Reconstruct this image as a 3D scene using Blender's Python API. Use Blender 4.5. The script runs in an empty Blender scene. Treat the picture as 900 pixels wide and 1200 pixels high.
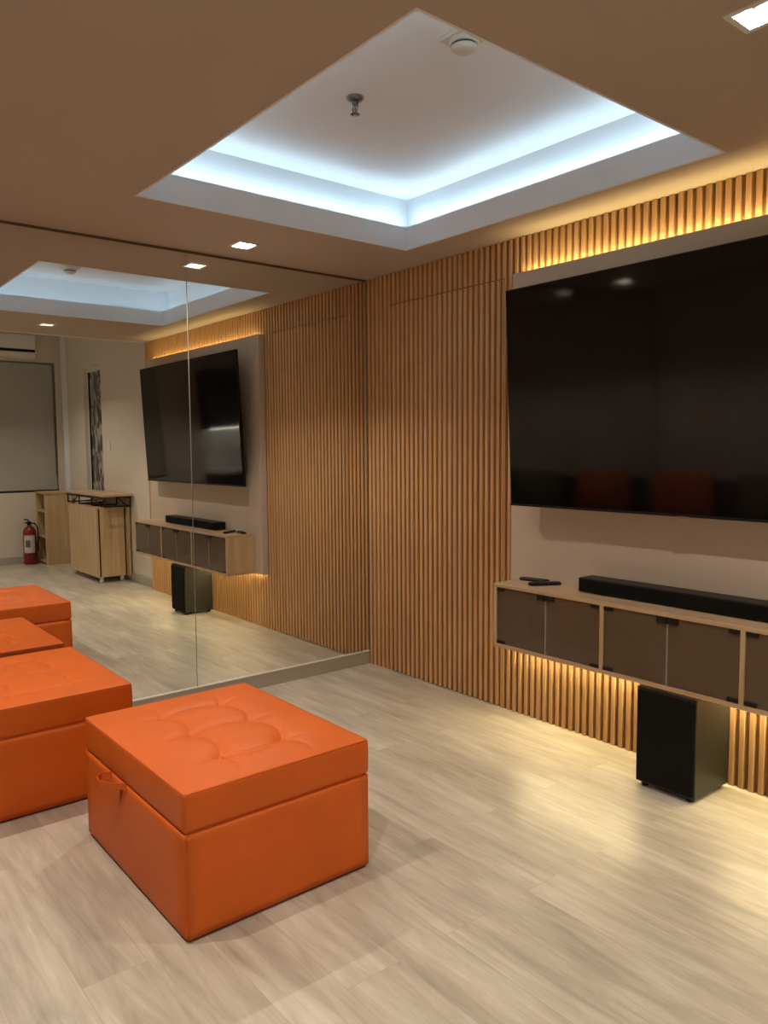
import bpy, bmesh, math, random
from mathutils import Vector, Matrix

random.seed(7)
S = bpy.context.scene
COL = S.collection

# ---------------------------------------------------------------- camera
IMG_W, IMG_H = 900, 1200
F_PX, CAM = 910.6, Vector((4.0154, -3.12, 1.4229))
YAW, PITCH, ROLL = 0.8895, -0.0814, -0.0072
cd = bpy.data.cameras.new('camera')
cam = bpy.data.objects.new('camera', cd)
COL.objects.link(cam)
fw = Vector((-math.sin(YAW) * math.cos(PITCH), math.cos(YAW) * math.cos(PITCH), math.sin(PITCH)))
r0 = Vector((math.cos(YAW), math.sin(YAW), 0))
u0 = r0.cross(fw)
rt = r0 * math.cos(ROLL) + u0 * math.sin(ROLL)
up = -r0 * math.sin(ROLL) + u0 * math.cos(ROLL)
M = Matrix((rt, up, -fw)).transposed().to_4x4()
M.translation = CAM
cam.matrix_world = M
cd.sensor_fit = 'HORIZONTAL'
cd.sensor_width = 36.0
cd.lens = 36.0 * F_PX / IMG_W
cd.clip_start = 0.05
S.camera = cam

# ---------------------------------------------------------------- world, exposure, light levels
w = bpy.data.worlds.new('world')
S.world = w
w.use_nodes = True
w.node_tree.nodes['Background'].inputs[0].default_value = (1.0, 0.86, 0.7, 1)
w.node_tree.nodes['Background'].inputs[1].default_value = 0.02
S.view_settings.view_transform = 'Standard'
S.view_settings.look = 'None'
S.view_settings.gamma = 1.0
S.view_settings.use_curve_mapping = False
S.view_settings.exposure = 0.0
S.cycles.sample_clamp_indirect = 3.0
S.cycles.max_bounces = 10
S.cycles.diffuse_bounces = 6
S.cycles.glossy_bounces = 6

WARM_WHITE = (1.0, 0.87, 0.72)
P_DOWN = 14.5            # each downlight of the room
P_HALL = 20.0            # each unseen downlight added to light the hall behind the camera
COOL = (0.60, 0.84, 1.0)
E_COVE = 34.0            # ceiling cove strips
AMBER = (1.0, 0.80, 0.36)
E_PANEL_TOP = 60.0       # strip on the top edge of the backing panel
AMBER2 = (1.0, 0.84, 0.42)
E_PANEL_LOW = 190.0       # strip under the console

H = 2.5                  # room ceiling
LX = 3.62                # end of the slatted wall / lowered ceiling
FX = 6.5                 # far wall of the hall
BY = -3.75               # wall behind the camera
HH = 3.0                 # hall ceiling
WY = 0.05                # plaster face beyond the slats


# ---------------------------------------------------------------- materials
def new_mat(name):
    m = bpy.data.materials.new(name)
    m.use_nodes = True
    nt = m.node_tree
    return m, nt, nt.nodes['Principled BSDF']


def plain(name, col, rough=0.5, metal=0.0, noise=0.0, nscale=8.0, bump=0.0, bscale=200.0, spec=0.5, **kw):
    m, nt, b = new_mat(name)
    b.inputs['Roughness'].default_value = rough
    b.inputs['Metallic'].default_value = metal
    b.inputs['Specular IOR Level'].default_value = spec
    for k, v in kw.items():
        b.inputs[k.replace('_', ' ')].default_value = v
    tc = nt.nodes.new('ShaderNodeTexCoord')
    n = nt.nodes.new('ShaderNodeTexNoise')
    n.inputs['Scale'].default_value = nscale
    n.inputs['Detail'].default_value = 4
    nt.links.new(tc.outputs['Object'], n.inputs['Vector'])
    cr = nt.nodes.new('ShaderNodeValToRGB')
    cr.color_ramp.elements[0].position = 0.3
    cr.color_ramp.elements[1].position = 0.7
    k = noise
    cr.color_ramp.elements[0].color = (*[c * (1 - k) for c in col], 1)
    cr.color_ramp.elements[1].color = (*[min(1, c * (1 + k)) for c in col], 1)
    nt.links.new(n.outputs['Fac'], cr.inputs['Fac'])
    nt.links.new(cr.outputs['Color'], b.inputs['Base Color'])
    if bump:
        n2 = nt.nodes.new('ShaderNodeTexNoise')
        n2.inputs['Scale'].default_value = bscale
        n2.inputs['Detail'].default_value = 3
        nt.links.new(tc.outputs['Object'], n2.inputs['Vector'])
        bp = nt.nodes.new('ShaderNodeBump')
        bp.inputs['Strength'].default_value = bump
        bp.inputs['Distance'].default_value = 0.002
        nt.links.new(n2.outputs['Fac'], bp.inputs['Height'])
        nt.links.new(bp.outputs['Normal'], b.inputs['Normal'])
    return m


def wood(name, dark, light, axis='Z', scale=1.0, rough=0.5, mid=0.5, width=0.35, spec=0.4):
    """straight grain running along one axis"""
    m, nt, b = new_mat(name)
    b.inputs['Roughness'].default_value = rough
    b.inputs['Specular IOR Level'].default_value = spec
    tc = nt.nodes.new('ShaderNodeTexCoord')
    mp = nt.nodes.new('ShaderNodeMapping')
    s = [14 * scale] * 3
    s['XYZ'.index(axis)] = 0.9 * scale
    mp.inputs['Scale'].default_value = s
    nt.links.new(tc.outputs['Object'], mp.inputs['Vector'])
    n = nt.nodes.new('ShaderNodeTexNoise')
    n.inputs['Scale'].default_value = 2.0
    n.inputs['Detail'].default_value = 8
    n.inputs['Roughness'].default_value = 0.65
    n.inputs['Distortion'].default_value = 0.4
    nt.links.new(mp.outputs['Vector'], n.inputs['Vector'])
    cr = nt.nodes.new('ShaderNodeValToRGB')
    cr.color_ramp.elements[0].position = mid - width / 2
    cr.color_ramp.elements[1].position = mid + width / 2
    cr.color_ramp.elements[0].color = (*dark, 1)
    cr.color_ramp.elements[1].color = (*light, 1)
    nt.links.new(n.outputs['Fac'], cr.inputs['Fac'])
    nt.links.new(cr.outputs['Color'], b.inputs['Base Color'])
    return m


def floor_material():
    m, nt, b = new_mat('floor_vinyl')
    L = nt.links.new
    N = nt.nodes.new
    tc = N('ShaderNodeTexCoord')
    br = N('ShaderNodeTexBrick')
    br.offset = 0.37
    br.inputs['Scale'].default_value = 1.0
    br.inputs['Brick Width'].default_value = 1.22
    br.inputs['Row Height'].default_value = 0.18
    br.inputs['Mortar Size'].default_value = 0.0012
    br.inputs['Mortar Smooth'].default_value = 0.3
    br.inputs['Bias'].default_value = 0.0
    br.inputs['Color1'].default_value = (0.0, 0.0, 0.0, 1)
    br.inputs['Color2'].default_value = (1.0, 1.0, 1.0, 1)
    br.inputs['Mortar'].default_value = (0.3, 0.3, 0.3, 1)
    L(tc.outputs['Object'], br.inputs['Vector'])
    # grain: per-plank offset so streaks break at joints
    sc = N('ShaderNodeVectorMath'); sc.operation = 'SCALE'; sc.inputs['Scale'].default_value = 9.0
    L(br.outputs['Color'], sc.inputs[0])
    ad = N('ShaderNodeVectorMath'); ad.operation = 'ADD'
    L(tc.outputs['Object'], ad.inputs[0]); L(sc.outputs['Vector'], ad.inputs[1])
    mp = N('ShaderNodeMapping'); mp.inputs['Scale'].default_value = (1.6, 15, 1)
    L(ad.outputs['Vector'], mp.inputs['Vector'])
    n = N('ShaderNodeTexNoise'); n.inputs['Scale'].default_value = 1.6; n.inputs['Detail'].default_value = 9
    n.inputs['Roughness'].default_value = 0.68; n.inputs['Distortion'].default_value = 0.5
    L(mp.outputs['Vector'], n.inputs['Vector'])
    mp2 = N('ShaderNodeMapping'); mp2.inputs['Scale'].default_value = (1.0, 3.2, 1)
    L(ad.outputs['Vector'], mp2.inputs['Vector'])
    n2 = N('ShaderNodeTexNoise'); n2.inputs['Scale'].default_value = 1.8; n2.inputs['Detail'].default_value = 5
    L(mp2.outputs['Vector'], n2.inputs['Vector'])
    mx = N('ShaderNodeMix'); mx.data_type = 'FLOAT'; mx.inputs[0].default_value = 0.45
    L(n.outputs['Fac'], mx.inputs[2]); L(n2.outputs['Fac'], mx.inputs[3])
    cr = N('ShaderNodeValToRGB')
    e = cr.color_ramp.elements
    e[0].position = 0.37; e[0].color = (0.36, 0.315, 0.26, 1)
    e[1].position = 0.64; e[1].color = (0.63, 0.585, 0.51, 1)
    k = e.new(0.5); k.color = (0.49, 0.44, 0.37, 1)
    L(mx.outputs[0], cr.inputs['Fac'])
    tint = N('ShaderNodeMix'); tint.data_type = 'RGBA'; tint.blend_type = 'MULTIPLY'; tint.inputs[0].default_value = 1
    rr = N('ShaderNodeValToRGB')
    rr.color_ramp.elements[0].color = (0.93, 0.92, 0.90, 1); rr.color_ramp.elements[1].color = (1, 1, 1, 1)
    L(br.outputs['Color'], rr.inputs['Fac'])
    L(cr.outputs['Color'], tint.inputs[6]); L(rr.outputs['Color'], tint.inputs[7])
    jm = N('ShaderNodeMix'); jm.data_type = 'RGBA'; jm.inputs[7].default_value = (0.33, 0.27, 0.21, 1)
    ml = N('ShaderNodeMath'); ml.operation = 'MULTIPLY'; ml.inputs[1].default_value = 0.45
    L(br.outputs['Fac'], ml.inputs[0]); L(ml.outputs[0], jm.inputs[0])
    L(tint.outputs[2], jm.inputs[6])
    L(jm.outputs[2], b.inputs['Base Color'])
    ro = N('ShaderNodeMapRange'); ro.inputs['To Min'].default_value = 0.24; ro.inputs['To Max'].default_value = 0.42
    L(n.outputs['Fac'], ro.inputs['Value']); L(ro.outputs['Result'], b.inputs['Roughness'])
    b.inputs['Specular IOR Level'].default_value = 0.5
    bp = N('ShaderNodeBump'); bp.inputs['Strength'].default_value = 0.25; bp.inputs['Distance'].default_value = 0.001
    L(n.outputs['Fac'], bp.inputs['Height']); L(bp.outputs['Normal'], b.inputs['Normal'])
    return m


def glass_tint(name, col, rough=0.05, alpha=0.5):
    m, nt, b = new_mat(name)
    N = nt.nodes.new
    out = nt.nodes['Material Output']
    b.inputs['Base Color'].default_value = (*col, 1)
    b.inputs['Roughness'].default_value = rough
    tr = N('ShaderNodeBsdfTransparent')
    tr.inputs['Color'].default_value = (0.75, 0.68, 0.6, 1)
    mx = N('ShaderNodeMixShader')
    mx.inputs[0].default_value = alpha
    nt.links.new(tr.outputs[0], mx.inputs[1])
    nt.links.new(b.outputs[0], mx.inputs[2])
    nt.links.new(mx.outputs[0], out.inputs['Surface'])
    return m


def emit(name, col, strength):
    m = bpy.data.materials.new(name)
    m.use_nodes = True
    nt = m.node_tree
    nt.nodes.clear()
    o = nt.nodes.new('ShaderNodeOutputMaterial')
    e = nt.nodes.new('ShaderNodeEmission')
    e.inputs[0].default_value = (*col, 1)
    e.inputs[1].default_value = strength
    nt.links.new(e.outputs[0], o.inputs[0])
    return m


MAT = {}
MAT['floor'] = floor_material()
MAT['ceiling'] = plain('ceiling_paint', (0.45, 0.37, 0.30), 0.85, noise=0.015, nscale=2)  # white paint darkened and warmed to carry the dim bounce light
MAT['white_paint'] = plain('white_paint', (0.75, 0.78, 0.81), 0.8, noise=0.01, nscale=3)  # cool strip light of the tray tinted into the white
MAT['wall_paint'] = plain('wall_paint', (0.66, 0.60, 0.52), 0.8, noise=0.015, nscale=3, bump=0.05)
MAT['backing'] = plain('dark_backing', (0.24, 0.125, 0.045), 0.8, noise=0.1)
MAT['slat'] = wood('slat_wood', (0.57, 0.325, 0.145), (0.69, 0.42, 0.20), 'Z', 1.4, 0.42)
MAT['mirror'] = plain('mirror_silver', (0.86, 0.875, 0.85), 0.0, metal=1.0)
MAT['mirror_edge'] = plain('mirror_edge_glass', (0.30, 0.30, 0.26), 0.35)
MAT['gap'] = plain('dark_gap', (0.13, 0.085, 0.05), 0.8)  # dark brown stands in for the shade above the mirror
MAT['skirting'] = plain('skirting_grey', (0.42, 0.39, 0.33), 0.45, noise=0.02)
MAT['panel'] = wood('panel_laminate', (0.57, 0.475, 0.375), (0.64, 0.545, 0.44), 'X', 0.35, 0.55, width=0.5)
MAT['oak'] = wood('oak_veneer', (0.44, 0.29, 0.165), (0.60, 0.42, 0.26), 'X', 1.0, 0.45)
MAT['oak_v'] = wood('oak_veneer_upright', (0.46, 0.315, 0.17), (0.62, 0.45, 0.27), 'Z', 0.8, 0.5)
MAT['smoke'] = glass_tint('smoked_glass', (0.19, 0.142, 0.095), 0.16, 0.6)
MAT['black'] = plain('black_plastic', (0.009, 0.008, 0.008), 0.45, spec=0.3)
MAT['black_satin'] = plain('black_satin', (0.016, 0.018, 0.016), 0.35, noise=0.1, nscale=30)
MAT['speaker_cloth'] = plain('speaker_cloth', (0.006, 0.0055, 0.005), 0.85, bump=0.4, bscale=500, spec=0.15)
MAT['screen'] = plain('tv_screen', (0.004, 0.003, 0.003), 0.06, spec=0.42)
MAT['silver'] = plain('silver', (0.55, 0.53, 0.5), 0.25, metal=1.0)
MAT['leather'] = plain('orange_leatherette', (0.62, 0.112, 0.005), 0.5, noise=0.05, nscale=6, bump=0.25, bscale=420, spec=0.4)
MAT['leather_dark'] = plain('orange_piping', (0.50, 0.09, 0.008), 0.55, spec=0.3)
MAT['base_black'] = plain('black_lining', (0.02, 0.013, 0.008), 0.9)
MAT['blind'] = plain('blind_fabric', (0.40, 0.40, 0.36), 0.9, noise=0.02, nscale=3, bump=0.2, bscale=300)
MAT['red'] = plain('extinguisher_red', (0.24, 0.013, 0.012), 0.3)
MAT['label'] = plain('label_white', (0.55, 0.53, 0.52), 0.5)
MAT['green'] = plain('button_green', (0.0, 0.28, 0.16), 0.5)
MAT['white_plastic'] = plain('white_plastic', (0.74, 0.73, 0.70), 0.4)
MAT['reflector'] = plain('reflector_grey', (0.22, 0.21, 0.19), 0.3)
MAT['cream_plastic'] = plain('cream_plastic', (0.62, 0.60, 0.50), 0.5)
MAT['steel'] = plain('sprinkler_steel', (0.18, 0.17, 0.16), 0.35, metal=0.8)
MAT['marble'] = plain('marble', (0.70, 0.69, 0.66), 0.2, noise=0.25, nscale=3)
MAT['charcoal'] = plain('charcoal_laminate', (0.03, 0.03, 0.032), 0.4)
MAT['olive'] = plain('olive_fabric', (0.13, 0.12, 0.06), 0.8, bump=0.2, bscale=300)
MAT['orange_fabric'] = plain('orange_fabric', (0.55, 0.085, 0.02), 0.7, bump=0.2, bscale=300)
MAT['led_cool'] = emit('cool_led', COOL, E_COVE)
MAT['led_top'] = emit('amber_led', AMBER, E_PANEL_TOP)
MAT['led_low'] = emit('warm_led', AMBER2, E_PANEL_LOW)
MAT['lens'] = emit('downlight_lens', (1.0, 0.92, 0.8), 0.5)
MAT['led_kitchen'] = emit('kitchen_led', (1.0, 0.93, 0.8), 60.0)


def leaf_shadow_glass():  # leaf shadows painted into the glass colour by noise
    m, nt, b = new_mat('patterned_glass')
    tc = nt.nodes.new('ShaderNodeTexCoord')
    mp = nt.nodes.new('ShaderNodeMapping')
    mp.inputs['Scale'].default_value = (4.2, 4.2, 2.6)
    n = nt.nodes.new('ShaderNodeTexNoise')
    n.inputs['Scale'].default_value = 1.6
    n.inputs['Detail'].default_value = 2.0
    n.inputs['Distortion'].default_value = 1.6
    cr = nt.nodes.new('ShaderNodeValToRGB')
    cr.color_ramp.elements[0].position = 0.44
    cr.color_ramp.elements[0].color = (0.07, 0.07, 0.06, 1)
    cr.color_ramp.elements[1].position = 0.56
    cr.color_ramp.elements[1].color = (0.42, 0.40, 0.35, 1)
    nt.links.new(tc.outputs['Object'], mp.inputs[0])
    nt.links.new(mp.outputs[0], n.inputs['Vector'])
    nt.links.new(n.outputs['Fac'], cr.inputs[0])
    nt.links.new(cr.outputs[0], b.inputs['Base Color'])
    b.inputs['Roughness'].default_value = 0.35
    return m


MAT['leaf_glass'] = leaf_shadow_glass()


# ---------------------------------------------------------------- helpers
def box(bm, x0, x1, y0, y1, z0, z1, bev=0.0, seg=2):
    if x0 > x1: x0, x1 = x1, x0
    if y0 > y1: y0, y1 = y1, y0
    if z0 > z1: z0, z1 = z1, z0
    vs = [bm.verts.new((x, y, z)) for x in (x0, x1) for y in (y0, y1) for z in (z0, z1)]
    fs = [(0, 1, 3, 2), (4, 6, 7, 5), (0, 4, 5, 1), (2, 3, 7, 6), (0, 2, 6, 4), (1, 5, 7, 3)]
    faces = [bm.faces.new([vs[i] for i in f]) for f in fs]
    if bev > 0:
        es = list({e for f in faces for e in f.edges})
        bmesh.ops.bevel(bm, geom=es, offset=bev, segments=seg, affect='EDGES', profile=0.5)
    return bm


def B(x0, x1, y0, y1, z0, z1, bev=0.0, seg=2):
    return box(bmesh.new(), x0, x1, y0, y1, z0, z1, bev, seg)


def lathe(bm, prof, cx, cy, cz=0.0, n=24, axis='Z'):
    """profile of (radius, height) pairs turned about an axis through the point"""
    rings = []
    for r, h in prof:
        ring = []
        for k in range(n):
            a = 2 * math.pi * k / n
            c, s = r * math.cos(a), r * math.sin(a)
            if axis == 'Z': p = (cx + c, cy + s, cz + h)
            elif axis == 'Y': p = (cx + c, cy + h, cz + s)
            else: p = (cx + h, cy + c, cz + s)
            ring.append(bm.verts.new(p))
        rings.append(ring)
    for a, b in zip(rings, rings[1:]):
        for k in range(n):
            bm.faces.new((a[k], a[(k + 1) % n], b[(k + 1) % n], b[k]))
    bm.faces.new(rings[0][::-1])
    bm.faces.new(rings[-1])
    return bm


def tube(bm, pts, r, n=8):
    pts = [Vector(p) for p in pts]
    rings = []
    for i, p in enumerate(pts):
        a = pts[max(0, i - 1)]
        b = pts[min(len(pts) - 1, i + 1)]
        t = (b - a).normalized()
        ref = Vector((0, 0, 1)) if abs(t.z) < 0.9 else Vector((1, 0, 0))
        u = t.cross(ref).normalized()
        v = t.cross(u)
        rings.append([bm.verts.new(p + (u * math.cos(2 * math.pi * k / n) + v * math.sin(2 * math.pi * k / n)) * r) for k in range(n)])
    for a, b in zip(rings, rings[1:]):
        for k in range(n):
            bm.faces.new((a[k], a[(k + 1) % n], b[(k + 1) % n], b[k]))
    bm.faces.new(rings[0][::-1])
    bm.faces.new(rings[-1])
    return bm


def obj(name, bm, mat, parent=None, smooth=False, at=None):
    """link a bmesh (in world coordinates) as one object; origin moved to `at`"""
    bmesh.ops.recalc_face_normals(bm, faces=bm.faces[:])
    me = bpy.data.meshes.new(name)
    if at is not None:
        bmesh.ops.translate(bm, verts=bm.verts[:], vec=-Vector(at))
    bm.to_mesh(me)
    bm.free()
    me.materials.append(MAT[mat] if isinstance(mat, str) else mat)
    if smooth:
        for p in me.polygons:
            p.use_smooth = True
    o = bpy.data.objects.new(name, me)
    COL.objects.link(o)
    if at is not None:
        o.location = at
    if parent is not None:
        o.parent = parent
        if at is None:
            o.location = tuple(-c for c in world_loc(parent))
        else:
            o.location = Vector(at) - Vector(world_loc(parent))
    return o


def world_loc(o):
    v = Vector(o.location)
    while o.parent is not None:
        o = o.parent
        v += Vector(o.location)
    return v


def tag(o, label, cat, group=None):
    o['label'] = label
    o['category'] = cat
    if group: o['group'] = group
    return o


def thing(name, label, cat, loc, group=None):
    o = bpy.data.objects.new(name, None)
    COL.objects.link(o)
    o.empty_display_size = 0.1
    o.location = loc
    return tag(o, label, cat, group)


def struct(name, bm, mat, parent=None, smooth=False, label=None):
    o = obj(name, bm, mat, parent, smooth)
    if parent is None:
        o['kind'] = 'structure'
        if label: o['label'] = label
    return o


def grid_slab(xs, ys, z0, z1, holes):
    """slab cut into cells, those whose centre falls in a hole are left out; only outer and hole faces are kept"""
    bm = bmesh.new()
    def solid(i, j):
        if i < 0 or j < 0 or i >= len(xs) - 1 or j >= len(ys) - 1: return False
        cx, cy = (xs[i] + xs[i + 1]) / 2, (ys[j] + ys[j + 1]) / 2
        return not any(a < cx < b and c < cy < d for a, b, c, d in holes)
    for i in range(len(xs) - 1):
        for j in range(len(ys) - 1):
            if not solid(i, j): continue
            x0, x1, y0, y1 = xs[i], xs[i + 1], ys[j], ys[j + 1]
            def q(*p): bm.faces.new([bm.verts.new(v) for v in p])
            q((x0, y0, z0), (x0, y1, z0), (x1, y1, z0), (x1, y0, z0))
            q((x0, y0, z1), (x1, y0, z1), (x1, y1, z1), (x0, y1, z1))
            if not solid(i - 1, j): q((x0, y0, z0), (x0, y0, z1), (x0, y1, z1), (x0, y1, z0))
            if not solid(i + 1, j): q((x1, y0, z0), (x1, y1, z0), (x1, y1, z1), (x1, y0, z1))
            if not solid(i, j - 1): q((x0, y0, z0), (x1, y0, z0), (x1, y0, z1), (x0, y0, z1))
            if not solid(i, j + 1): q((x0, y1, z0), (x0, y1, z1), (x1, y1, z1), (x1, y1, z0))
    bmesh.ops.remove_doubles(bm, verts=bm.verts[:], dist=1e-5)
    return bm


# ================================================================ THE SETTING
struct('floor', B(-0.05, FX + 0.1, BY - 0.1, 0.4, -0.1, 0.0), 'floor', label='light greige wood-look vinyl plank floor')

# --- lowered ceiling with the tray opening and holes for the downlights
TX0, TX1, TY0, TY1 = 0.718, 2.52, -1.794, -0.277
TS, TH1, TH2 = 0.062, 0.12, 0.294
DL = [(0.29, -1.04), (3.03, -1.10), (0.29, -2.85), (3.03, -2.85), (1.66, -2.85)]  # last one is unseen, added to fill the shade under the television
DH = 0.052
holes = [(TX0 - TS, TX1 + TS, TY0 - TS, TY1 + TS)] + [(x - DH, x + DH, y - DH, y + DH) for x, y in DL]
xs = sorted({-0.05, LX, TX0 - TS, TX1 + TS} | {x + s * DH for x, _ in DL for s in (-1, 1)})
ys = sorted({BY, WY, TY0 - TS, TY1 + TS} | {y + s * DH for _, y in DL for s in (-1, 1)})
struct('ceiling', grid_slab(xs, ys, H, H + TH1, holes), 'ceiling', label='lowered beige ceiling around a square tray')
# tray: upper walls set back behind the ledge, and its own ceiling
tr = bmesh.new()
a0, a1, b0, b1 = TX0 - TS, TX1 + TS, TY0 - TS, TY1 + TS
zt = H + TH2
box(tr, a0 - 0.02, a0, b0 - 0.02, b1 + 0.02, H + TH1, zt)
box(tr, a1, a1 + 0.02, b0 - 0.02, b1 + 0.02, H + TH1, zt)
box(tr, a0, a1, b0 - 0.02, b0, H + TH1, zt)
box(tr, a0, a1, b1, b1 + 0.02, H + TH1, zt)
box(tr, a0 - 0.02, a1 + 0.02, b0 - 0.02, b1 + 0.02, zt, zt + 0.02)
struct('ceiling_tray', tr, 'white_paint', label='white recessed tray of the ceiling')
# trough floor closing the ledge, and the upright white lip that hides the light strips
fl = bmesh.new()
for (p, q, r, u) in ((TX0 - 0.018, TX0 - 0.002, TY0 - 0.018, TY1 + 0.018), (TX1 + 0.002, TX1 + 0.018, TY0 - 0.018, TY1 + 0.018), (TX0, TX1, TY0 - 0.018, TY0 - 0.002), (TX0, TX1, TY1 + 0.002, TY1 + 0.018)):
    box(fl, p, q, r, u, H + 0.03, H + 0.113)
box(fl, a0, TX0, b0, b1, H, H + 0.03)
box(fl, TX1, a1, b0, b1, H, H + 0.03)
box(fl, TX0, TX1, b0, TY0, H, H + 0.03)
box(fl, TX0, TX1, TY1, b1, H, H + 0.03)
struct('trim_10', fl, 'ceiling', label='beige rim of the tray opening')
sh = bmesh.new()  # added shield, shapes how the strips light the tray walls
SA, SB = 0.0205, 0.0235
box(sh, TX0 - SB, TX0 - SA, TY0 - SB, TY1 + SB, H + 0.03, H + 0.1215)
box(sh, TX1 + SA, TX1 + SB, TY0 - SB, TY1 + SB, H + 0.03, H + 0.1215)
box(sh, TX0 - SA, TX1 + SA, TY0 - SB, TY0 - SA, H + 0.03, H + 0.1215)
box(sh, TX0 - SA, TX1 + SA, TY1 + SA, TY1 + SB, H + 0.03, H + 0.1215)
struct('trim_11', sh, 'white_paint', label='thin metal shield behind the cool light strips')
fa = bmesh.new()
t = 0.010
box(fa, TX0, TX0 + t, TY0, TY1, H - 0.001, H + TH1)
box(fa, TX1 - t, TX1, TY0, TY1, H - 0.001, H + TH1)
box(fa, TX0 + t, TX1 - t, TY0, TY0 + t, H - 0.001, H + TH1)
box(fa, TX0 + t, TX1 - t, TY1 - t, TY1, H - 0.001, H + TH1)
struct('trim_1', fa, 'white_paint', label='white painted fascia around the ceiling tray')
# bulkhead where the lowered ceiling ends and the higher hall ceiling
struct('trim_2', B(LX, LX + 0.06, BY, WY, H, HH), 'wall_paint', label='bulkhead between lowered and higher ceiling')
HDL = [(5.0, -1.2), (5.0, -2.9)]  # unseen lamps, added to light the hall
xs = sorted({LX, FX + 0.1} | {x + s * DH for x, _ in HDL for s in (-1, 1)})
ys = sorted({BY, WY} | {y + s * DH for _, y in HDL for s in (-1, 1)})
struct('ceiling_hall', grid_slab(xs, ys, HH, HH + 0.12, [(x - DH, x + DH, y - DH, y + DH) for x, y in HDL]), 'white_paint', label='higher hall ceiling')

# --- walls
struct('wall_left', B(-0.2, -0.02, BY, 0.3, 0, HH), 'wall_paint', label='wall behind the mirror')
struct('wall_front', B(-0.2, FX + 0.2, BY - 0.1, BY, 0, HH), 'wall_paint', label='plain beige wall facing the television')

PITCH_S, SLAT_W, DEP = 0.0415, 0.0235, 0.015
DX0, DX1, DZ = 0.232, 1.180, 2.305


def slats(bm, x0, x1, z0, z1):
    k = int(math.floor(x0 / PITCH_S)) - 1
    while k * PITCH_S < x1:
        a = k * PITCH_S + 0.009
        b = a + SLAT_W
        k += 1
        a2, b2 = max(a, x0), min(b, x1)
        if b2 - a2 < 0.004: continue
        c = 0.0035 if b2 - a2 > 0.012 else 0.0
        prof = [(a2, DEP), (a2, c), (a2 + c, 0.0), (b2 - c, 0.0), (b2, c), (b2, DEP)]
        lo = [bm.verts.new((x, y, z0)) for x, y in prof]
        hi = [bm.verts.new((x, y, z1)) for x, y in prof]
        n = len(prof)
        for i in range(n):
            j = (i + 1) % n
            if (lo[i].co - lo[j].co).length < 1e-6: continue
            bm.faces.new((lo[i], lo[j], hi[j], hi[i]))
        bm.faces.new(lo[::-1]); bm.faces.new(hi)
    return bm


wb = struct('wall_back', B(-0.02, LX - 0.02, DEP + 0.012, 0.3, 0, HH), 'wall_paint', label='television wall clad in upright wood slats')
bm = bmesh.new()
for (a, b, c, d) in ((0, DX0 - 0.002, 0, H), (DX1 + 0.002, LX - 0.02, 0, H), (DX0 - 0.002, DX1 + 0.002, DZ + 0.006, H)):
    box(bm, a, b, DEP, DEP + 0.012, c, d)
obj('slat_backing', bm, 'backing', wb)
bm = bmesh.new()
slats(bm, 0.001, DX0 - 0.002, 0, H - 0.002)
slats(bm, DX1 + 0.002, LX - 0.02, 0, H - 0.002)
slats(bm, DX0 - 0.002, DX1 + 0.002, DZ + 0.006, H - 0.002)
o = obj('wood_slats', bm, 'slat', wb)
struct('trim_3', B(LX - 0.02, LX, -0.002, WY, 0, H), 'oak_v', label='oak end strip closing the slatted wall')
dr = struct('door_1', B(DX0, DX1, DEP, DEP + 0.011, 0.006, DZ), 'backing', label='concealed flush door clad in the same wood slats')
bm = bmesh.new(); slats(bm, DX0, DX1, 0.006, DZ)
obj('wood_slats', bm, 'slat', dr)

# side wall of the hall, with the narrow window opening
WX0, WX1, WZ0, WZ1 = 5.07, 5.66, 0.86, 2.42
bm = bmesh.new()
box(bm, LX, WX0, WY, 0.3, 0, HH)
box(bm, WX1, FX + 0.2, WY, 0.3, 0, HH)
box(bm, WX0, WX1, WY, 0.3, 0, WZ0)
box(bm, WX0, WX1, WY, 0.3, WZ1, HH)
struct('wall_right', bm, 'wall_paint', label='beige hall wall with a narrow window')
# far wall with the wide window behind the roller blind
VY0, VY1, VZ0, VZ1 = -1.75, -0.035, 0.90, 2.545
bm = bmesh.new()
box(bm, FX, FX + 0.2, VY1, WY, 0, HH)
box(bm, FX, FX + 0.2, BY, VY0, 0, HH)
box(bm, FX, FX + 0.2, VY0, VY1, 0, VZ0)
box(bm, FX, FX + 0.2, VY0, VY1, VZ1, HH)
struct('wall_end', bm, 'wall_paint', label='far wall with a wide window under a beam')
struct('trim_4', B(6.28, 6.36, WY - 0.05, WY, 0, HH, 0.006), 'white_paint', label='slim white pipe casing in the wall corner')
bm = bmesh.new()
box(bm, LX, 6.28, WY - 0.012, WY, 0, 0.09, 0.003)
box(bm, 6.36, FX - 0.012, WY - 0.012, WY, 0, 0.09, 0.003)
struct('baseboard_right', bm, 'skirting', label='grey skirting along the hall wall')
struct('baseboard_end', B(FX - 0.012, FX, -2.3, WY - 0.012, 0, 0.09, 0.003), 'skirting', label='grey skirting below the wide window')

# window_1: wide window, mostly covered
wn = struct('window_1', B(FX + 0.10, FX + 0.13, VY0, VY1, VZ0, VZ0 + 0.05), 'white_plastic', label='wide window behind the roller blind')
bm = bmesh.new()
box(bm, FX + 0.10, FX + 0.14, VY0, VY0 + 0.05, VZ0 + 0.05, VZ1)
box(bm, FX + 0.10, FX + 0.14, VY1 - 0.05, VY1, VZ0 + 0.05, VZ1)
box(bm, FX + 0.10, FX + 0.14, VY0 + 0.05, VY1 - 0.05, VZ1 - 0.05, VZ1)
obj('window_frame', bm, 'white_plastic', wn)
obj('window_pane', B(FX + 0.115, FX + 0.12, VY0 + 0.05, VY1 - 0.05, VZ0 + 0.05, VZ1 - 0.05), 'charcoal', wn)

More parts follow.
